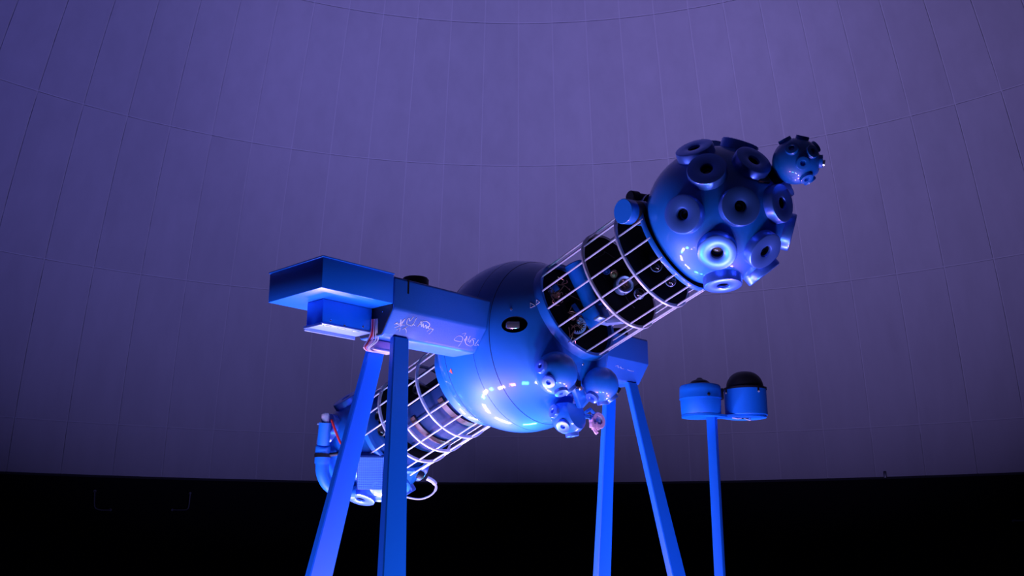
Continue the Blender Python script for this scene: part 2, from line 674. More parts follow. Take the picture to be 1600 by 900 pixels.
# inside the upper cage
bm = B()
a0, a1 = L(0.42, -0.085, 0.135), L(0.405, -0.02, -0.05)
lathe(bm, [(0, 0), (0.034, 0), (0.037, 0.004), (0.037, (a1 - a0).length - .004), (0.034, (a1 - a0).length), (0, (a1 - a0).length)], frame(a0, a1 - a0), 24)
lab(obj('motor_tube', bm, 'leg', cage_up), 'blue motor tube')
bm = B()
box(bm, frame(L(0.398, -0.02, -0.082), N, (a1 - a0)), 0.07, 0.062, 0.075, 0.004)
obj('motor_block', bm, 'leg', cage_up)
bm = B()
for (p, q) in (((0.447, -0.03, -0.137), (0.50, -0.02, -0.158)), ((0.43, -0.045, -0.125), (0.447, -0.03, -0.137))):
    pa, pb = L(*p), L(*q)
    box(bm, frame((pa + pb) / 2, pb - pa, Wv), 0.022, 0.03, (pb - pa).length + 0.01, 0.002)
box(bm, frame(L(0.44, -0.06, -0.125), N, U), 0.05, 0.01, 0.03, 0.002)
obj('bracket', bm, 'silverblue', cage_up)
view = (Vector((0, 0, 1.3)) - L(0.6, -0.08, -0.08)).normalized()
vd = (view * 0.85 + N * 0.35).normalized()
bm = B()
lathe(bm, [(0, -0.05), (0.034, -0.05), (0.034, 0.0), (0.030, 0.004), (0.024, 0.0), (0.022, -0.012), (0, -0.014)], frame(L(0.607, -0.085, -0.074), vd), 28, mi=[0, 0, 0, 0, 0, 1])
lens = lab(obj('lens_barrel', bm, ['silverblue', 'chrome'], cage_up), 'pale blue lens barrel with glittering coppery lens')
bm = B()
for k in range(9):
    aa = k * 2.4
    rr = 0.004 + 0.0016 * k
    o_ = frame(L(0.607, -0.085, -0.074), vd) @ Vector((rr * math.cos(aa), rr * math.sin(aa), -0.008))
    bmesh.ops.create_icosphere(bm, subdivisions=1, radius=0.0045, matrix=Matrix.Translation(o_))
obj('reflector_facets', bm, 'copper', lens)
for (p, rr) in (((0.632, -0.05, -0.122), 0.018), ((0.752, -0.075, -0.078), 0.020), ((0.764, -0.036, -0.142), 0.018)):
    bm = B()
    fm = frame(L(*p), vd)
    lathe(bm, [(0, -0.03), (rr * 0.7, -0.03), (rr, -0.015)] + [(rr * math.cos(a), rr * math.sin(a)) for a in [0, .4, .8, 1.2]] + [(0, rr)], fm, 20)
    lab(obj('bulb', bm, 'glass', cage_up), 'small dark glass bulb')
    bm = B()
    lathe(bm, [(rr * 1.05, -0.012), (rr * 1.15, -0.008), (rr * 1.05, -0.004)], fm, 20, close=True)
    obj('bulb_ring', bm, 'silverblue', cage_up)
# toothed open ring and little gears, plugs and wire loops
bm = B()
fm = frame(L(0.335, -0.065, -0.098), view)
lathe(bm, [(0.026, -0.004), (0.033, -0.004), (0.033, 0.004), (0.026, 0.004)], fm, 28, close=True, arc=PI * 1.1, start=2.6)
for k in range(9):
    a = 2.7 + k * 0.37
    box(bm, fm @ Matrix.Translation((0.024 * math.cos(a), 0.024 * math.sin(a), 0)) @ Matrix.Rotation(a, 4, 'Z'), 0.006, 0.004, 0.010)
gr = obj('toothed_ring', bm, 'silverblue', cage_up)
for k in range(3):
    bm = B()
    box(bm, frame(L(0.345 + 0.008 * k, -0.055 + 0.012 * k, -0.075 - 0.012 * k), view, N), 0.014, 0.009, 0.02, 0.002)
    obj('terminal', bm, 'chrome' if k % 2 else 'silverblue', cage_up)
for (p, rr, mt) in (((0.31, -0.13, 0.055), 0.020, 'chrome'), ((0.325, -0.125, 0.035), 0.014, 'copper'), ((0.330, -0.075, -0.060), 0.012, 'copper'),
                    ((0.345, -0.06, -0.085), 0.012, 'chrome'), ((0.585, -0.10, -0.02), 0.016, 'copper'), ((0.57, -0.118, 0.000), 0.015, 'inner_blue'), ((0.525, -0.13, 0.045), 0.010, 'copper')):
    bm = B()
    fm = frame(L(*p), (view + U * random.uniform(-.5, .5) + N * random.uniform(-.5, .5)))
    lathe(bm, [(0, -0.008), (rr, -0.008), (rr, 0.0), (rr * 0.8, 0.003), (rr * 0.5, 0.001), (rr * 0.4, 0.008), (0, 0.009)], fm, 14)
    obj('gear', bm, mt, cage_up)
bm = B()
box(bm, frame(L(0.335, -0.128, 0.062), view, N), 0.022, 0.026, 0.02, 0.002)
obj('relay_block', bm, 'inner_blue', cage_up)
bm = B()
box(bm, frame(L(0.37, -0.09, -0.05), view, N), 0.018, 0.05, 0.02, 0.002)
obj('relay_block', bm, 'inner_blue', cage_up)
for k in range(14):
    bm = B()
    bx = (0.32 + random.uniform(-.01, .12), -0.105 + random.uniform(-.03, .03), 0.0 + random.uniform(-.13, .08))
    pts = [L(*bx)]
    for j in range(4):
        bx = (bx[0] + random.uniform(-.02, .03), bx[1] + random.uniform(-.02, .02), bx[2] + random.uniform(-.035, .02))
        pts.append(L(*bx))
    tube(bm, pts, 0.0014, 5, smooth_n=4)
    obj('thin_wire', bm, 'copper', cage_up)
for k in range(6):
    bm = B()
    bx = (0.56 + random.uniform(-.02, .16), -0.1 + random.uniform(-.03, .03), -0.02 + random.uniform(-.08, .1))
    pts = [L(*bx)]
    for j in range(4):
        bx = (bx[0] + random.uniform(-.02, .03), bx[1] + random.uniform(-.02, .02), bx[2] + random.uniform(-.04, .01))
        pts.append(L(*bx))
    tube(bm, pts, 0.0012, 5, smooth_n=4)
    obj('thin_wire', bm, 'black', cage_up)

# inside the lower cage: blue drum, dark lamp housings
bm = B()
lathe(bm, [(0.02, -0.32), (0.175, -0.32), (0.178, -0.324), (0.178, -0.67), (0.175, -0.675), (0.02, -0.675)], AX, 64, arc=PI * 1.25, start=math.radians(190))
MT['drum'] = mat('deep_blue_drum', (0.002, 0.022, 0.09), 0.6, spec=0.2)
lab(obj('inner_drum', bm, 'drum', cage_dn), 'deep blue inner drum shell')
bm = B()
lathe(bm, [(0, -0.32), (0.10, -0.32), (0.10, -0.85), (0, -0.85)], AX, 32)
obj('core', bm, 'blackmatt', cage_dn)
for tt in (-0.36, -0.545):
    bm = B()
    lathe(bm, [(0.181, tt), (0.186, tt), (0.186, tt - 0.028), (0.181, tt - 0.028)], AX, 40, close=True, arc=PI * 0.4, start=math.radians(205))
    obj('curved_strip', bm, 'brown', cage_dn)
for (tt, phi, rr) in ((-0.77, 195, 0.026), (-0.77, 222, 0.028), (-0.64, 172, 0.024), (-0.50, 168, 0.024), (-0.77, 168, 0.024)):
    ph = math.radians(phi)
    dr = U * math.cos(ph) + Wv * math.sin(ph)
    bm = B()
    lathe(bm, [(0, -0.06), (rr, -0.06), (rr, 0.0), (rr * 0.8, 0.003), (rr * 0.6, -0.006), (0, -0.008)], frame(C + N * tt + dr * 0.165, dr), 20, mi=[0, 0, 0, 0, 1])
    obj('lamp_housing', bm, ['black', 'glass'], cage_dn)

# ---- star ball
SB = L(1.007, 0, 0)
BR = 0.25


def star_ball(sgn, name):
    t = bpy.data.objects.new(name, None)
    t.empty_display_size = 0.1
    return t


bm = B()
lathe(bm, [(0.193, -0.190), (0.206, -0.187), (0.2075, -0.182), (0.2075, -0.170), (0.2055, -0.167)], Matrix.Translation(N * 1.007) @ AX, 96)
lathe(bm, ball_profile(BR, 44, -math.radians(56), PI / 2), Matrix.Translation(N * 1.007) @ AX, 96)
star = obj('star_ball', bm, 'paint', proj, mw=None)
bm = B()
lathe(bm, [(0, 0.818), (0.196, 0.818), (0.196, 0.836), (0, 0.836)], AX, 64)
obj('end_plate', bm, 'blackmatt', proj)


def lens_mesh(R, hr, depth, name, paint, glass='glass'):
    f = R * 0.09
    bm = B()
    prof = [(R, -depth), (R, 0.018 - f), (R - f * 0.3, 0.018 - f * 0.3), (R - f, 0.018), (hr * 1.4, 0.018), (hr * 1.12, 0.0155), (hr, 0.008), (hr, -0.012), (hr * 0.6, -0.006), (0, -0.003)]
    lathe(bm, prof, ID, 36, mi=[0, 0, 0, 0, 0, 0, 2, 1, 1])
    me = finish_mesh(bm, name, 40)
    for k in (paint, glass, 'black'):
        me.materials.append(MT[k])
    return me


LENS = lens_mesh(0.0675, 0.0195, 0.02, 'lens_disc', 'lens_paint')
LENS_GLINT = lens_mesh(0.0675, 0.0195, 0.02, 'lens_disc', 'lens_paint', 'amber')  # warm reflection put into the glass colour of this lens
# thirty-two field pattern (football solid); fields near the cage are blank
FIELDS = [(0.492, -0.860, 0.138), (0.553, 0.833, -0.023), (0.072, -0.606, -0.792), (0.901, -0.073, -0.427), (-0.072, 0.606, 0.792), (0.109, 0.440, -0.892),
          (0.915, -0.379, 0.136), (0.004, -0.964, -0.265), (0.614, -0.646, -0.453), (0.255, 0.083, 0.963), (0.941, 0.331, 0.068), (0.533, 0.616, 0.580),
          (0.656, 0.503, -0.563), (-0.004, 0.964, 0.265), (0.072, 0.894, -0.442), (0.454, -0.101, -0.885), (-0.255, -0.083, -0.963),
          (0.385, -0.690, 0.610), (0.735, -0.03, 0.680)]
for i, v in enumerate(FIELDS):
    d = (N * v[0] + U * v[1] + Wv * v[2]).normalized()
    o = put('lens_disc', LENS_GLINT if i == 2 else LENS, star, frame(SB + d * (0.276 - 0.018), d))

# red-brown filter peeping out under a lens near the little ball
bm = B()
fd = (N * 0.90 - U * 0.27 - Wv * 0.10).normalized()
box(bm, frame(SB + fd * 0.252, fd, U), 0.05, 0.03, 0.012, 0.004)
lab(obj('filter_tab', bm, 'brown', star), 'dull brown tab')

# side lamp drum on the star ball near the cage
p0, p1 = Vector((0.4834, 3.3375, 2.4513)), Vector((0.3979, 3.2688, 2.4373))
sd = (p1 - p0).normalized()
bm = B()
ln = (p1 - p0).length
r_ = 0.046
lathe(bm, [(0, -0.03), (r_ * .86, -0.03), (r_ * .86, 0.004), (r_, 0.008), (r_, 0.030), (r_ * .97, 0.033), (r_ * .97, 0.071), (r_, 0.074), (r_, ln - .002), (r_ - .002, ln), (0, ln)],
      frame(p0, sd), 40, mi=[0, 0, 0, 0, 0, 1, 0, 0, 0, 0])
side = lab(obj('side_drum', bm, ['paint', 'brown'], star), 'short blue drum with a brown band')
bm = B()
lathe(bm, [(r_ * .7, 0.0), (r_ * 1.02, 0.0), (r_ * 1.02, 0.006), (r_ * .7, 0.006)], frame(p0 - sd * 0.012, sd), 30, close=True)
obj('clamp_ring', bm, 'chrome', side)
q0, q1 = Vector((0.5088, 3.40, 2.5286)), Vector((0.4509, 3.3605, 2.5218))
bm = B()
lathe(bm, [(0, -0.05), (0.020, -0.05), (0.020, 0.05), (0.026, 0.055), (0.026, 0.085), (0.022, 0.09), (0, 0.088)], frame(q0, q1 - q0), 20)
lab(obj('knob', bm, 'black', star), 'black knob')
bm = B()
for k in range(3):
    tube(bm, [p0 + Vector((0.01 * k, 0.0, 0.03)), p0 + Vector((0.03, -0.01 * k, 0.0)), p0 + Vector((0.03, -0.03, -0.03 - 0.006 * k))], 0.003, 6, smooth_n=5)
obj('cable', bm, 'black', side)

# ---- little star ball on the tip
SB2 = L(1.352, 0, 0)
bm = B()
lathe(bm, [(0.035, 0.235), (0.035, 0.28), (0.028, 0.285)], Matrix.Translation(N * 1.007) @ AX, 24)
obj('neck', bm, 'black', star)
bm = B()
lathe(bm, ball_profile(0.0795, 32), Matrix.Translation(N * 1.352) @ AX, 48)
little = lab(obj('little_star_ball', bm, 'paint', proj), 'small blue ball with tiny lens discs on the tip')
LENS_S = lens_mesh(0.0225, 0.0075, 0.012, 'lens_disc', 'paint')
for v in ((0.357, -0.931, 0.073), (0.404, -0.666, -0.627), (0.09, -0.075, -0.993), (0.868, -0.405, -0.288), (0.119, -0.488, 0.865), (0.734, -0.187, 0.653),
          (0.791, 0.442, -0.423), (0.2, 0.9, -0.3), (0.3, 0.5, 0.8), (0.85, 0.45, 0.3), (-0.05, 0.65, -0.75)):
    d = (N * v[0] + U * v[1] + Wv * v[2]).normalized()
    put('lens_disc', LENS_S, little, frame(SB2 + d * (0.0875 - 0.018), d))
bm = B()
d = (N * 0.80 + U * 0.50 - Wv * 0.50).normalized()
lathe(bm, [(0, -0.01), (0.011, -0.01), (0.011, 0.012), (0, 0.012)], frame(SB2 + d * 0.083, d), 12)
obj('metal_cap', bm, 'chrome', little)

# ---- lower ball with its ducts, grille, wires
LB = L(-1.007, 0, 0)
bm = B()
lathe(bm, [(0.205, 0.163), (0.2075, 0.166), (0.2075, 0.19), (0.193, 0.196)], Matrix.Translation(N * -1.007) @ AX, 96)
lathe(bm, ball_profile(BR, 44, -PI / 2, math.radians(56)), Matrix.Translation(N * -1.007) @ AX, 96)
lower = obj('lower_ball', bm, 'paint', proj)
bm = B()
lathe(bm, [(0, -0.848), (0.196, -0.848), (0.196, -0.842), (0, -0.842)], AX, 64)
obj('end_plate', bm, 'blackmatt', proj)
for v in ((0.153, -0.583, 0.798), (-0.05, -0.95, 0.30), (-0.229, -0.365, -0.903), (-0.007, 0.415, -0.91), (-0.75, -0.5, 0.45), (-0.8, -0.3, -0.5), (0.1, 0.9, -0.4),
          (0.05, 0.1, 0.99), (-0.6, 0.5, -0.6), (-0.6, 0.3, 0.75), (0.0, 0.85, 0.5)):
    d = (N * v[0] + U * v[1] + Wv * v[2]).normalized()
    put('lens_disc', LENS, lower, frame(LB + d * (0.272 - 0.018), d))
# oval raised cover between the two lower lenses
bm = B()
d = (N * -0.05 - U * 0.10 - Wv * 0.80 + M * 0.35).normalized()
fm = frame(LB + d * 0.248, d, U)
lathe(bm, [(0.085, -0.03), (0.085, 0.004), (0.081, 0.008), (0.06, 0.012), (0, 0.016)], fm @ Matrix.Diagonal((1.25, .8, 1, 1)), 40)
obj('cover_plate', bm, 'paint', lower)
# ducts, standing clear of the ball on the viewer's left
def SD(a, b, h, k=0.145):
    return S(a - 0.63 * k, b + 0.77 * k, h - 0.1 * k)


# ducts
bm = B()
tube(bm, [SD(-0.217, -1.035, -0.255), SD(-0.212, -1.045, -0.31), SD(-0.206, -1.055, -0.352)], 0.028, 20)
tube(bm, [SD(-0.206, -1.055, -0.352), SD(-0.203, -1.060, -0.36), SD(-0.200, -1.065, -0.375)], [0.028, 0.034, 0.034], 20)
tube(bm, [SD(-0.200, -1.065, -0.375), SD(-0.198, -1.068, -0.42), SD(-0.197, -1.07, -0.435)], [0.034, 0.035, 0.034], 20)
lab(obj('pipe', bm, 'paint', lower), 'stepped upright blue pipe')
bm = B()
tube(bm, [SD(-0.197, -1.07, -0.435), SD(-0.19, -1.07, -0.48), SD(-0.165, -1.06, -0.525), SD(-0.125, -1.03, -0.555), SD(-0.07, -0.98, -0.56)], 0.030, 20, smooth_n=5)
obj('pipe_elbow', bm, 'paint', lower)
bm = B()
lathe(bm, [(0.030, -0.008), (0.037, -0.008), (0.037, 0.008), (0.030, 0.008)], frame(SD(-0.199, -1.066, -0.40), Z), 24, close=True)
tube(bm, [SD(-0.199, -1.05, -0.40), SD(-0.13, -0.99, -0.385)], 0.008, 8)
obj('pipe_clamp', bm, 'black', lower)
bm = B()
lathe(bm, [(0, -0.012), (0.014, -0.012), (0.018, 0.0), (0.018, 0.026), (0.014, 0.032), (0, 0.032)], frame(SD(-0.217, -1.035, -0.245), Z), 12)
lab(obj('pipe_cap', bm, 'whitewire', lower), 'white ribbed cap')
bm = B()
tube(bm, [SD(-0.25, -1.05, -0.262), SD(-0.19, -1.03, -0.262)], 0.004, 6)
obj('stud', bm, 'chrome', lower)
bm = B()
tube(bm, [SD(-0.145, -0.96, -0.31), SD(-0.10, -0.95, -0.325)], 0.006, 6)
obj('stud', bm, 'chrome', lower)
bm = B()
lathe(bm, [(0, 0), (0.014, 0), (0.014, 0.02), (0, 0.02)], frame(SD(-0.155, -1.0, -0.565), Z * -1 - U), 12)
obj('stud', bm, 'chrome', lower)
bm = B()
tube(bm, [SD(-0.20, -1.01, -0.245), SD(-0.205, -1.0, -0.25), SD(-0.197, -0.985, -0.29), SD(-0.18, -0.97, -0.34), SD(-0.15, -0.95, -0.396)], 0.0055, 8, smooth_n=6)
lab(obj('wire', bm, 'red', lower), 'red wire looping down beside the pipe')
bm = B()
tube(bm, [S(-0.115, -0.815, -0.27), S(-0.10, -0.80, -0.315), S(-0.075, -0.79, -0.36), S(-0.045, -0.765, -0.405), S(-0.005, -0.735, -0.435), S(-0.02, -0.76, -0.465), S(-0.06, -0.80, -0.50), S(-0.10, -0.83, -0.525)], 0.0045, 8, smooth_n=6)
lab(obj('wire', bm, 'red', lower), 'red wire crossing the ball')
# grille box
gd = (M * 0.62 - U * 0.55 - Z * 0.5).normalized()
gm = frame(LB + gd * 0.232, gd, Z)
bm = B()
box(bm, gm, 0.17, 0.135, 0.07, 0.004)
grille = obj('grille_box', bm, 'inner_blue', lower)
bm = B()
for k in range(19):
    box(bm, gm @ Matrix.Translation((-0.076 + k * 0.0084, 0, 0.037)), 0.003, 0.126, 0.006)
for k in range(15):
    box(bm, gm @ Matrix.Translation((0, -0.058 + k * 0.0083, 0.0365)), 0.158, 0.003, 0.005)
gr = obj('grille_mesh', bm, 'paint', grille)
gr['kind'] = 'stuff'
# plug and cable loop
ca, cb_ = S(0.07, -0.81, -0.455), S(0.168, -0.735, -0.51)
bm = B()
lathe(bm, [(0, 0), (0.022, 0), (0.022, 0.03), (0.024, 0.032), (0.024, 0.045), (0.020, 0.048), (0.020, 0.09), (0.012, 0.10), (0, 0.10)], frame(ca, cb_ - ca), 18)
plug = lab(obj('plug', bm, 'black', lower), 'black round plug')
bm = B()
lathe(bm, [(0.0225, 0.028), (0.026, 0.03), (0.026, 0.036), (0.0225, 0.038)], frame(ca, cb_ - ca), 18, close=True)
obj('plug_ring', bm, 'chrome', plug)
bm = B()
tube(bm, [S(0.155, -0.745, -0.502), S(0.178, -0.725, -0.520), S(0.190, -0.72, -0.548), S(0.175, -0.74, -0.580), S(0.145, -0.78, -0.597), S(0.105, -0.82, -0.590), S(0.06, -0.85, -0.575)],
     [0.011, 0.011, 0.006, 0.0042, 0.0042, 0.0042, 0.0042], 8, smooth_n=6)
lab(obj('cable', bm, 'whitewire', lower), 'pale looped cable')


# ---- three small planet balls under the front of the middle sphere
def planet_ball(loc, r, dirs, cut, label, lr=0.0265):
    c = S(*loc)
    bm = B()
    if cut is None:
        lathe(bm, ball_profile(r, 32), frame(c, Z), 48)
    else:
        cd, ch = cut
        a1 = math.asin(ch / r)
        pr = ball_profile(r, 28, -PI / 2, a1)
        lathe(bm, pr + [(0, ch)], frame(c, cd), 48)
        rb = bmesh.ops.bisect_plane(bm, geom=bm.verts[:] + bm.edges[:] + bm.faces[:], plane_co=c + Z * 0.046, plane_no=Z, clear_outer=True)
        ce = [e for e in rb['geom_cut'] if isinstance(e, bmesh.types.BMEdge)]
        bmesh.ops.edgeloop_fill(bm, edges=ce)
    o = lab(obj('planet_ball', bm, 'paint', proj), label)
    me = lens_mesh(lr, lr * 0.26, 0.012, 'lens_disc', 'lens_paint')
    for (a, b, h) in dirs:
        d = (U * a + M * b + Z * h).normalized()
        put('lens_disc', me, o, frame(c + d * (r + 0.009 - 0.018), d))
    return o, c


P1, c1 = planet_ball((-0.175, 0.3285, -0.1715), 0.081, [(-0.982, -0.047, 0.184), (-0.812, 0.26, -0.522), (-0.111, 0.378, -0.919), (0.487, 0.414, -0.769)], None,
                     'left one of the three little planet balls')
P2, c2 = planet_ball((0.0588, 0.3576, -0.1917), 0.070, [(-0.653, -0.075, -0.753), (0.184, 0.024, -0.983), (0.448, 0.417, -0.791)], None,
                     'right one of the three little planet balls')
cdir = (M * 0.86 + U * 0.12 + Z * 0.22).normalized()
P3, c3 = planet_ball((-0.0237, 0.2628, -0.3138), 0.072, [(-0.958, -0.225, 0.178), (-0.758, 0.235, -0.609), (0.10, 0.12, -0.985)], (cdir, 0.036),
                     'lowest planet ball, sliced flat towards the viewer')
# bracket plate that carries them
bm = B()
for pts, wd in (([S(-0.06, 0.30, -0.12), S(-0.055, 0.325, -0.20), S(0.01, 0.30, -0.262)], 0.055), ([S(-0.09, 0.25, -0.17), S(-0.14, 0.30, -0.175)], 0.05),
                ([S(0.02, 0.25, -0.17), S(0.05, 0.33, -0.19)], 0.05), ([S(-0.02, 0.22, -0.27), S(-0.022, 0.25, -0.30)], 0.05)):
    for i in range(len(pts) - 1):
        box(bm, frame((pts[i] + pts[i + 1]) / 2, pts[i + 1] - pts[i], M), 0.022, wd, (pts[i + 1] - pts[i]).length + 0.012, 0.004)
obj('planet_bracket', bm, 'paint', proj)
# motor with ring beside the sliced ball
mc = S(0.105, 0.300, -0.325)
md_ = (M * 0.9 - U * 0.15 + Z * 0.12).normalized()
bm = B()
lathe(bm, [(0.018, -0.014), (0.031, -0.014), (0.034, -0.010), (0.034, 0.010), (0.031, 0.014), (0.018, 0.014)], frame(mc, md_), 28, close=True)
motor = lab(obj('motor_ring', bm, 'pink', proj), 'pale pink motor ring beside the lowest planet ball')
bm = B()
lathe(bm, [(0, -0.012), (0.017, -0.012), (0.017, 0.006), (0.008, 0.009), (0, 0.010)], frame(mc, md_), 18)
obj('motor_core', bm, 'silverblue', motor)
bm = B()
tube(bm, [c3 + U * 0.06 + M * 0.02, S(0.06, 0.29, -0.31), mc], 0.010, 8)
tube(bm, [S(0.02, 0.31, -0.30), S(0.05, 0.31, -0.285), S(0.085, 0.30, -0.295)], 0.007, 8)
obj('motor_arm', bm, 'paint', motor)
bm = B()
for k in range(4):
    o_ = S(0.055 + 0.012 * k, 0.312, -0.345 - 0.006 * (k % 2))
    box(bm, frame(o_, Z, U), 0.012, 0.016, 0.024, 0.002)
tube(bm, [S(0.06, 0.31, -0.35), S(0.07, 0.315, -0.372), S(0.085, 0.31, -0.378)], 0.004, 6, smooth_n=4)
tube(bm, [S(0.075, 0.31, -0.35), S(0.083, 0.315, -0.372), S(0.095, 0.31, -0.372)], 0.004, 6, smooth_n=4)
obj('terminals', bm, 'pink', motor)
bm = B()
tube(bm, [c1 + U * 0.065 + M * 0.03 - Z * 0.045, S(-0.085, 0.36, -0.215), S(-0.07, 0.34, -0.185)], 0.006, 8)
lathe(bm, [(0, 0), (0.012, 0), (0.012, 0.03), (0, 0.03)], frame(S(-0.075, 0.352, -0.222), Z), 10)
obj('lamp_arm', bm, 'black', P1)
bm = B()
lathe(bm, [(0, 0), (0.008, 0), (0.008, 0.006), (0, 0.008)], frame(S(-0.075, 0.362, -0.222), M), 10)
obj('bulb', bm, 'amber', P1)
bm = B()
tube(bm, [c2 + U * 0.05 + M * 0.04 - Z * 0.03, c2 + U * 0.062 + M * 0.045 - Z * 0.012], 0.008, 8)
obj('lamp_arm', bm, 'black', P2)

# ================================================================== STANDS
def fillet(poly, rads, seg=5):
    out = []
    n_ = len(poly)
    for i in range(n_):
        p = Vector(poly[i])
        a = (Vector(poly[i - 1]) - p)
        b = (Vector(poly[(i + 1) % n_]) - p)
        la, lb_ = a.length, b.length
        a.normalize()
        b.normalize()
        ang = a.angle(b)
        r = rads[i]
        if r <= 0:
            out.append(p)
            continue
        tl = min(r / math.tan(ang / 2), la * .48, lb_ * .48)
        r = tl * math.tan(ang / 2)
        cc = p + (a + b).normalized() * (r / math.sin(ang / 2))
        s0 = p + a * tl - cc
        s1 = p + b * tl - cc
        t0 = math.atan2(s0.y, s0.x)
        dt = (math.atan2(s1.y, s1.x) - t0 + PI) % (2 * PI) - PI
        for k in range(seg + 1):
            t = t0 + dt * k / seg
            out.append(cc + Vector((math.cos(t), math.sin(t))) * r)
    return out


def housing(sgn, u_out, bend):
    """six-sided trunnion housing, inner end hollowed to the sphere"""
    poly = [(-0.12, 0.122), (0.12, 0.122), (0.12, 0.004), (0.062, -0.086), (-0.062, -0.086), (-0.12, 0.004)]
    pr = fillet(poly, [0.012, 0.012, bend, 0.022, 0.022, bend], 6)
    bm = B()
    rings = []
    us = [u_out, u_out - sgn * 0.004, u_out - sgn * 0.2, None]
    for q, uu in enumerate(us):
        ring = []
        for p in pr:
            mm_, zz = p.x, p.y
            if q == 0:
                mm_, zz = mm_ * 0.97, 0.018 + (zz - 0.018) * 0.97
            if uu is None:
                x = sgn * (math.sqrt((SR + 0.004) ** 2 - mm_ * mm_ - zz * zz))
            else:
                x = uu
            ring.append(bm.verts.new(S(x, mm_, zz)))
        rings.append(ring)
    k = len(pr)
    for a in range(len(rings) - 1):
        for i in range(k):
            bm.faces.new((rings[a][i], rings[a][(i + 1) % k], rings[a + 1][(i + 1) % k], rings[a + 1][i]))
    bm.faces.new(rings[0])
    # trunnion spigot closes the inner end
    cvert = bm.verts.new(S(sgn * (SR + 0.004), 0, 0.0))
    for i in range(k):
        bm.faces.new((rings[-1][i], rings[-1][(i + 1) % k], cvert))
    return bm


def leg(t, top, a, c, sm, su):
    """tapered flat leg from under the housing down to the floor; splays by a (m) and c (u) per metre"""
    zf = -C.z
    bm = B()
    rows_ = []
    h0 = top[2]
    for h in (h0, zf + 0.012):
        k = h0 - h
        wu, wm = (0.070 + 0.034 * k) / 2, (0.026 + 0.008 * k) / 2
        cu, cm_ = top[0] + su * c * k, top[1] + sm * a * k
        ch = min(0.004, wm * 0.3)
        pts = [(-wu, -wm + ch), (-wu + ch, -wm), (wu - ch, -wm), (wu, -wm + ch), (wu, wm - ch), (wu - ch, wm), (-wu + ch, wm), (-wu, wm - ch)]
        rows_.append([bm.verts.new(S(cu + x, cm_ + y, h)) for x, y in pts])
    for i in range(8):
        bm.faces.new((rows_[0][i], rows_[0][(i + 1) % 8], rows_[1][(i + 1) % 8], rows_[1][i]))
    bm.faces.new(rows_[0])
    bm.faces.new(rows_[1])
    lg = obj('leg', bm, 'leg', t)
    k = h0 - zf
    bm = B()
    box(bm, Matrix.Translation(S(top[0] + su * c * k, top[1] + sm * a * k, zf + 0.007)) @ UMZ, 0.2, 0.14, 0.013, 0.003)
    obj('foot_plate', bm, 'leg', lg)


def knob(t, uu):
    bm = B()
    lathe(bm, [(0, 0), (0.045, 0), (0.050, 0.006), (0.050, 0.046), (0.046, 0.052), (0, 0.052)], frame(S(uu, 0.0, 0.122), Z), 32)
    lab(obj('cap', bm, 'black', t), 'low round black cap on top of the housing')


near = thing('projector_stand', 'near blue two-legged stand at left, with signatures on its housing and boxes at its end', 'stand', S(-0.9, 0, -C.z), 'stands of the projector')
hs = obj('housing', housing(-1, -0.80, 0.028), 'hammer', near, smooth=50)
leg(near, (-0.722, 0.062, -0.083), 0.16, 0.14, 1, -1)
leg(near, (-0.722, -0.062, -0.083), 0.16, 0.14, -1, -1)
knob(near, -0.60)
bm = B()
epr = fillet([(-0.112, 0.114), (0.112, 0.114), (0.112, 0.006), (0.058, -0.080), (-0.058, -0.080), (-0.112, 0.006)], [0.01] * 6, 4)  # thin black plate added to put shade on the housing's end face
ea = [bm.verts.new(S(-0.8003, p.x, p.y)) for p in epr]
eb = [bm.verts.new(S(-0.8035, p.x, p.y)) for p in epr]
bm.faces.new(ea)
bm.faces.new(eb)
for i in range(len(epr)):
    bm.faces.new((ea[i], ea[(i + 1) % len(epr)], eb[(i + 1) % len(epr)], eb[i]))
lab(obj('end_shade_plate', bm, 'black', near), 'black plate standing for shade on the housing end, behind the boxes')
bm = B()
boxs(bm, -0.742, -0.734, 0.117, 0.1206, 0.068, 0.119, 0.0)
lab(obj('slot', bm, 'blackmatt', hs), 'narrow dark slot')
bm = B()
for (a, b, h) in ((-0.8005, -0.02, -0.03), (-0.8005, 0.06, 0.0)):
    lathe(bm, [(0.005, -0.002), (0.005, 0.002), (0, 0.004)], frame(S(a, b, h), -U), 10)
obj('screw', bm, 'chrome', hs)
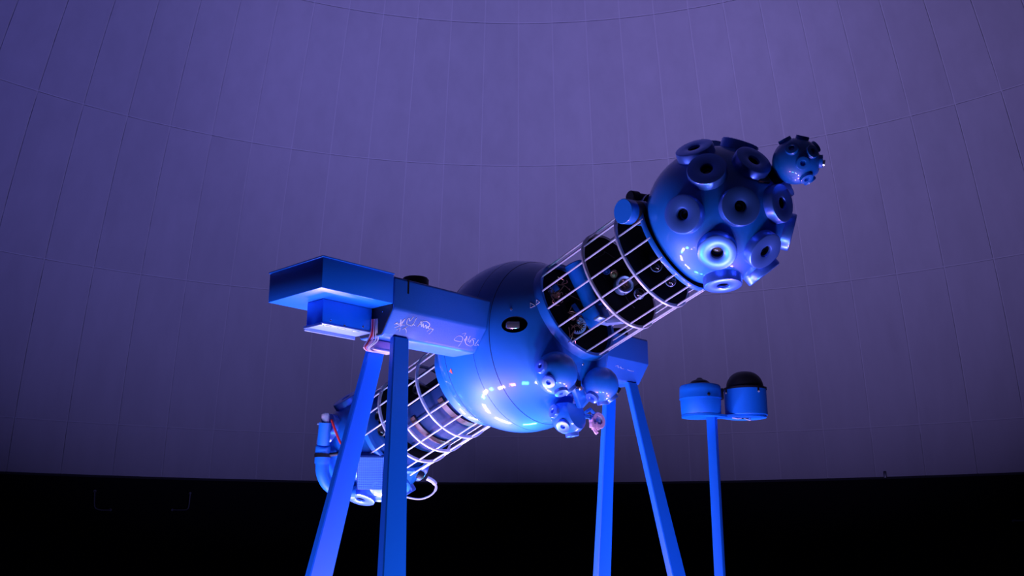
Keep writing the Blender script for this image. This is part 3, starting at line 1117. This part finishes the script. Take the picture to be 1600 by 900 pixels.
SIG1 = [[[-0.771, -0.043], [-0.761, -0.036], [-0.767, -0.04], [-0.749, -0.038], [-0.752, -0.025], [-0.742, -0.047]], [[-0.764, -0.053], [-0.748, -0.044]], [[-0.747, -0.041], [-0.737, -0.02], [-0.741, -0.043], [-0.735, -0.04], [-0.727, -0.04]], [[-0.753, -0.059], [-0.742, -0.051], [-0.738, -0.062]], [[-0.729, -0.055], [-0.712, -0.043]], [[-0.719, -0.05], [-0.71, -0.055], [-0.706, -0.064]], [[-0.72, -0.016], [-0.724, -0.023], [-0.719, -0.035], [-0.709, -0.036]], [[-0.72, -0.016], [-0.711, -0.024], [-0.708, -0.019], [-0.704, -0.008]], [[-0.688, -0.01], [-0.691, -0.03], [-0.693, -0.036]], [[-0.708, -0.04], [-0.705, -0.036], [-0.697, -0.038], [-0.694, -0.032], [-0.682, -0.034]], [[-0.667, -0.037], [-0.666, -0.031], [-0.656, -0.025], [-0.664, -0.019], [-0.657, -0.016]], [[-0.665, -0.031], [-0.66, -0.02], [-0.649, -0.034], [-0.649, -0.023], [-0.638, -0.035], [-0.634, -0.025], [-0.625, -0.036], [-0.622, -0.027], [-0.615, -0.035], [-0.606, -0.03]], [[-0.653, -0.023], [-0.653, -0.017], [-0.641, -0.014], [-0.626, -0.017], [-0.617, -0.022], [-0.615, -0.03]], [[-0.616, -0.044], [-0.606, -0.035], [-0.593, -0.034], [-0.596, -0.043], [-0.602, -0.051]]]
SIG2 = [[[-0.447, -0.03], [-0.431, -0.025], [-0.434, -0.036]], [[-0.44, -0.073], [-0.435, -0.06], [-0.435, -0.044], [-0.449, -0.038], [-0.466, -0.041], [-0.474, -0.054], [-0.455, -0.056], [-0.436, -0.055]], [[-0.426, -0.048], [-0.421, -0.042], [-0.423, -0.05], [-0.413, -0.047], [-0.421, -0.034], [-0.418, -0.05], [-0.406, -0.06], [-0.384, -0.064], [-0.371, -0.057], [-0.38, -0.043], [-0.39, -0.042], [-0.385, -0.037], [-0.37, -0.038]], [[-0.404, -0.032], [-0.403, -0.051], [-0.392, -0.045], [-0.393, -0.054]], [[-0.355, -0.038], [-0.362, -0.058], [-0.353, -0.057], [-0.349, -0.053], [-0.342, -0.056], [-0.333, -0.047], [-0.331, -0.058], [-0.326, -0.054]]]
SLOPE = (0.12 - 0.062) / 0.090


def cham(uu, zz):
    return S(uu, 0.12 + (zz - 0.004) * SLOPE + 0.0005, zz)


for strokes, rad, lb_ in ((SIG1, 0.0015, 'white looping signature near the outer end'), (SIG2, 0.0010, 'thin white signature near the sphere')):
    bm = B()
    for st in strokes:
        tube(bm, [cham(*q) for q in st], rad, 5, smooth_n=4)
    lab(obj('signature', bm, 'white', hs), lb_)

# upper and lower boxes at the outer end
bm = B()
boxs(bm, -1.110, -0.805, -0.190, 0.120, 0.020, 0.124, 0.003)
ub = lab(obj('upper_box', bm, 'leg', near), 'wide flat blue box')
bm = B()
boxs(bm, -1.113, -0.804, -0.193, 0.123, 0.1245, 0.130, 0.002)
obj('lid', bm, 'leg', ub)
bm = B()
boxs(bm, -1.019, -0.805, -0.086, 0.006, -0.064, 0.0195, 0.003)
lb = lab(obj('lower_box', bm, 'leg', near), 'smaller blue box hung under the wide one')
bm = B()
boxs(bm, -1.021, -0.803, -0.090, 0.008, -0.069, -0.0645, 0.001)
boxs(bm, -1.022, -0.803, -0.094, -0.0885, -0.080, -0.0645, 0.001)
boxs(bm, -1.024, -1.0195, -0.094, 0.008, -0.074, -0.0645, 0.001)
lab(obj('bottom_plate', bm, 'silverblue', lb), 'pale bottom plate with a turned-down lip')
for k in range(3):
    bm = B()
    lathe(bm, [(0.0135, -0.001), (0.0135, 0.001), (0.011, 0.0022), (0, 0.0024)], frame(S(-0.985 + k * 0.062, -0.012, -0.0692), -Z, U) @ Matrix.Diagonal((1.2, .8, 1, 1)), 20)
    obj('hole_plug', bm, 'silverblue', lb)
for a, h in ((-0.985, -0.052), (-0.845, -0.052), (-0.925, -0.060)):
    bm = B()
    lathe(bm, [(0.004, -0.001), (0.004, 0.0015), (0, 0.003)], frame(S(a, 0.0062, h), M), 8)
    obj('screw', bm, 'chrome', lb)
# connector under the housing with a bunch of wires
bm = B()
boxs(bm, -0.785, -0.700, -0.040, 0.000, -0.118, -0.088, 0.003)
tbk = lab(obj('connector', bm, 'pink', near), 'pale connector block')
bm = B()
boxs(bm, -0.700, -0.690, -0.045, 0.010, -0.126, -0.088, 0.002)
boxs(bm, -0.79, -0.69, -0.045, 0.004, -0.125, -0.1185, 0.002)
obj('connector_plate', bm, 'whitewire', tbk)
for k, (mt, dx) in enumerate((('pink', 0), ('whitewire', .008), ('red', -.006), ('whitewire', .014), ('pink', -.010))):
    bm = B()
    tube(bm, [S(-0.806 + dx * .3, 0.02 + dx, -0.02), S(-0.808 + dx * .3, 0.022 + dx, -0.065), S(-0.806 + dx, 0.012 + dx, -0.095), S(-0.822 + dx, 0.0, -0.122), S(-0.80 + dx, -0.008, -0.130), S(-0.775 + dx, -0.012, -0.124)],
         0.0026, 6, smooth_n=5)
    lab(obj('wire', bm, mt, tbk), {'pink': 'pale pink wire', 'whitewire': 'white wire', 'red': 'red wire'}[mt])

far = thing('projector_stand', 'far blue two-legged stand at right, behind the three little planet balls', 'stand', S(0.9, 0, -C.z), 'stands of the projector')
hs2 = obj('housing', housing(1, 0.735, 0.010), 'hammer', far, smooth=50)
leg(far, (0.672, 0.060, -0.083), 0.17, 0.11, 1, 1)
leg(far, (0.672, -0.060, -0.083), 0.17, 0.11, -1, 1)
knob(far, 0.66)
for st in ([(0.507, -0.030), (0.522, -0.026), (0.53, -0.033), (0.545, -0.029), (0.552, -0.034), (0.572, -0.033)], [(0.60, -0.034), (0.625, -0.036), (0.648, -0.035)]):
    bm = B()
    tube(bm, [cham(*q) for q in st], 0.0007, 5, smooth_n=4)
    lab(obj('signature', bm, 'white', hs2), 'faint white pen line')

# ================================================================== POST with two drum projectors
PX, PY = 1.080, 5.20   # post, beyond the far stand
PZ = 1.944              # plate top
K = 1.13
post = thing('drum_post', 'slim square blue post at right, carrying two drums on a flat double-round plate', 'post', (PX, PY, 0))
PR = Matrix.Rotation(math.radians(-28), 4, 'Z')
bm = B()
box(bm, Matrix.Translation((PX, PY, PZ / 2 - 0.002)) @ PR, 0.048, 0.048, PZ - 0.016, 0.004)
obj('shaft', bm, 'post', post)
bm = B()
box(bm, Matrix.Translation((PX, PY, 0.008)) @ PR, 0.3, 0.3, 0.016, 0.004)
obj('base_plate', bm, 'post', post)
DL, DRt = Vector((1.024, 5.20, PZ)), Vector((1.277, 5.234, PZ))
bm = B()
# plate outline: two discs joined by a waist
out = []
ax = (DRt - DL).normalized()
ay = Vector((-ax.y, ax.x, 0))
rr = 0.106
for k in range(25):
    t = math.radians(70 + 220 * k / 24)
    out.append(DL + ax * (rr * math.cos(t)) + ay * (rr * math.sin(t)))
mid = (DL + DRt) / 2
out.append(mid - ay * 0.047)
for k in range(25):
    t = math.radians(-110 + 220 * k / 24)
    out.append(DRt + ax * (rr * math.cos(t)) + ay * (rr * math.sin(t)))
out.append(mid + ay * 0.047)
v0 = [bm.verts.new(Vector((p.x, p.y, PZ - 0.012))) for p in out]
v1 = [bm.verts.new(Vector((p.x, p.y, PZ))) for p in out]
bm.faces.new(v0[::-1])
bm.faces.new(v1)
for i in range(len(out)):
    j = (i + 1) % len(out)
    bm.faces.new((v0[i], v0[j], v1[j], v1[i]))
plate = obj('double_plate', bm, 'post', post)
bm = B()
lathe(bm, [(0, 0), (0.024, 0), (0.024, 0.002), (0, 0.002)], frame(DRt + Vector((-0.012, 0.0, -0.0135)), Z), 20)
obj('cable_hole', bm, 'blackmatt', plate)
bm = B()
tube(bm, [DRt + Vector((-0.085, -0.03, -0.012)), DRt + Vector((-0.06, -0.035, -0.018)), DRt + Vector((-0.035, -0.02, -0.014))], 0.004, 6, smooth_n=4)
tube(bm, [DRt + Vector((-0.02, -0.01, -0.01)), DRt + Vector((0.0, -0.03, -0.024)), DRt + Vector((0.012, -0.035, -0.026)), DRt + Vector((0.012, -0.02, -0.012))], 0.0035, 6, smooth_n=4)
lab(obj('cable', bm, 'whitewire', plate), 'pale cable loops under the plate')

drum = thing('drum_projector', 'left one of two blue drums on the post, with blue lid and dark shallow cap', 'projector', DL, 'drums on the post plate')
bm = B()
TD = Matrix.Translation(DL) @ Matrix.Scale(K, 4)
lathe(bm, [(0, 0.0002), (0.091, 0.0002), (0.094, 0.006), (0.097, 0.070), (0.097, 0.076)], TD, 48)
body = obj('body', bm, 'post', drum)
bm = B()
lathe(bm, [(0.0975, 0.076), (0.1005, 0.076), (0.1005, 0.080), (0.0995, 0.082), (0.0985, 0.115), (0.0975, 0.134), (0.092, 0.142), (0.078, 0.146), (0, 0.146)], TD, 48)
obj('lid', bm, 'post', drum)
bm = B()
lathe(bm, [(0.052, 0.1465), (0.050, 0.154), (0.036, 0.166), (0.018, 0.172), (0.010, 0.180), (0, 0.182)], TD, 32)
lab(obj('cap', bm, 'black', drum), 'dark shallow domed cap')
bm = B()
a = math.radians(-78)
d = Vector((math.cos(a), math.sin(a), 0))
lathe(bm, [(0, -0.004), (0.008, -0.004), (0.008, 0.004), (0.004, 0.006), (0, 0.006)], frame(DL + d * 0.113 + Z * 0.099, d), 14)
obj('knob', bm, 'black', drum)
bm = B()
a = math.radians(-8)
d = Vector((math.cos(a), math.sin(a), 0))
box(bm, frame(DL + d * 0.117 + Z * 0.113, d, Z), 0.06, 0.03, 0.014, 0.003)
obj('latch', bm, 'black', drum)

drum2 = thing('drum_projector', 'right one of two blue drums on the post, under a tall black dome', 'projector', DRt, 'drums on the post plate')
TD = Matrix.Translation(DRt) @ Matrix.Scale(K, 4)
bm = B()
lathe(bm, [(0, 0.0002), (0.098, 0.0002), (0.100, 0.003), (0.100, 0.126), (0.097, 0.128), (0, 0.128)], TD, 56)
obj('body', bm, 'post', drum2)
bm = B()
lathe(bm, [(0.103, 0.124), (0.103, 0.134), (0.090, 0.134)], TD, 48)
lathe(bm, [(0.089, 0.134)] + [(0.089 * math.cos(t * .1) ** .8, 0.134 + 0.082 * math.sin(t * .1)) for t in range(1, 15)] + [(0, 0.2165)], TD, 48)
lab(obj('dome_cover', bm, 'black', drum2), 'black dome')
for deg in (-163, -66, 40):
    a = math.radians(deg)
    d = Vector((math.cos(a), math.sin(a), 0))
    bm = B()
    box(bm, frame(DRt + d * 0.1155 + Z * 0.132, d, Z), 0.030, 0.012, 0.003, 0.001)
    clip = obj('clip', bm, 'black', drum2)
    bm = B()
    lathe(bm, [(0.005, 0), (0.005, 0.003), (0, 0.005)], frame(DRt + d * 0.117 + Z * 0.120, d), 10)
    obj('clip_screw', bm, 'whitewire', clip)
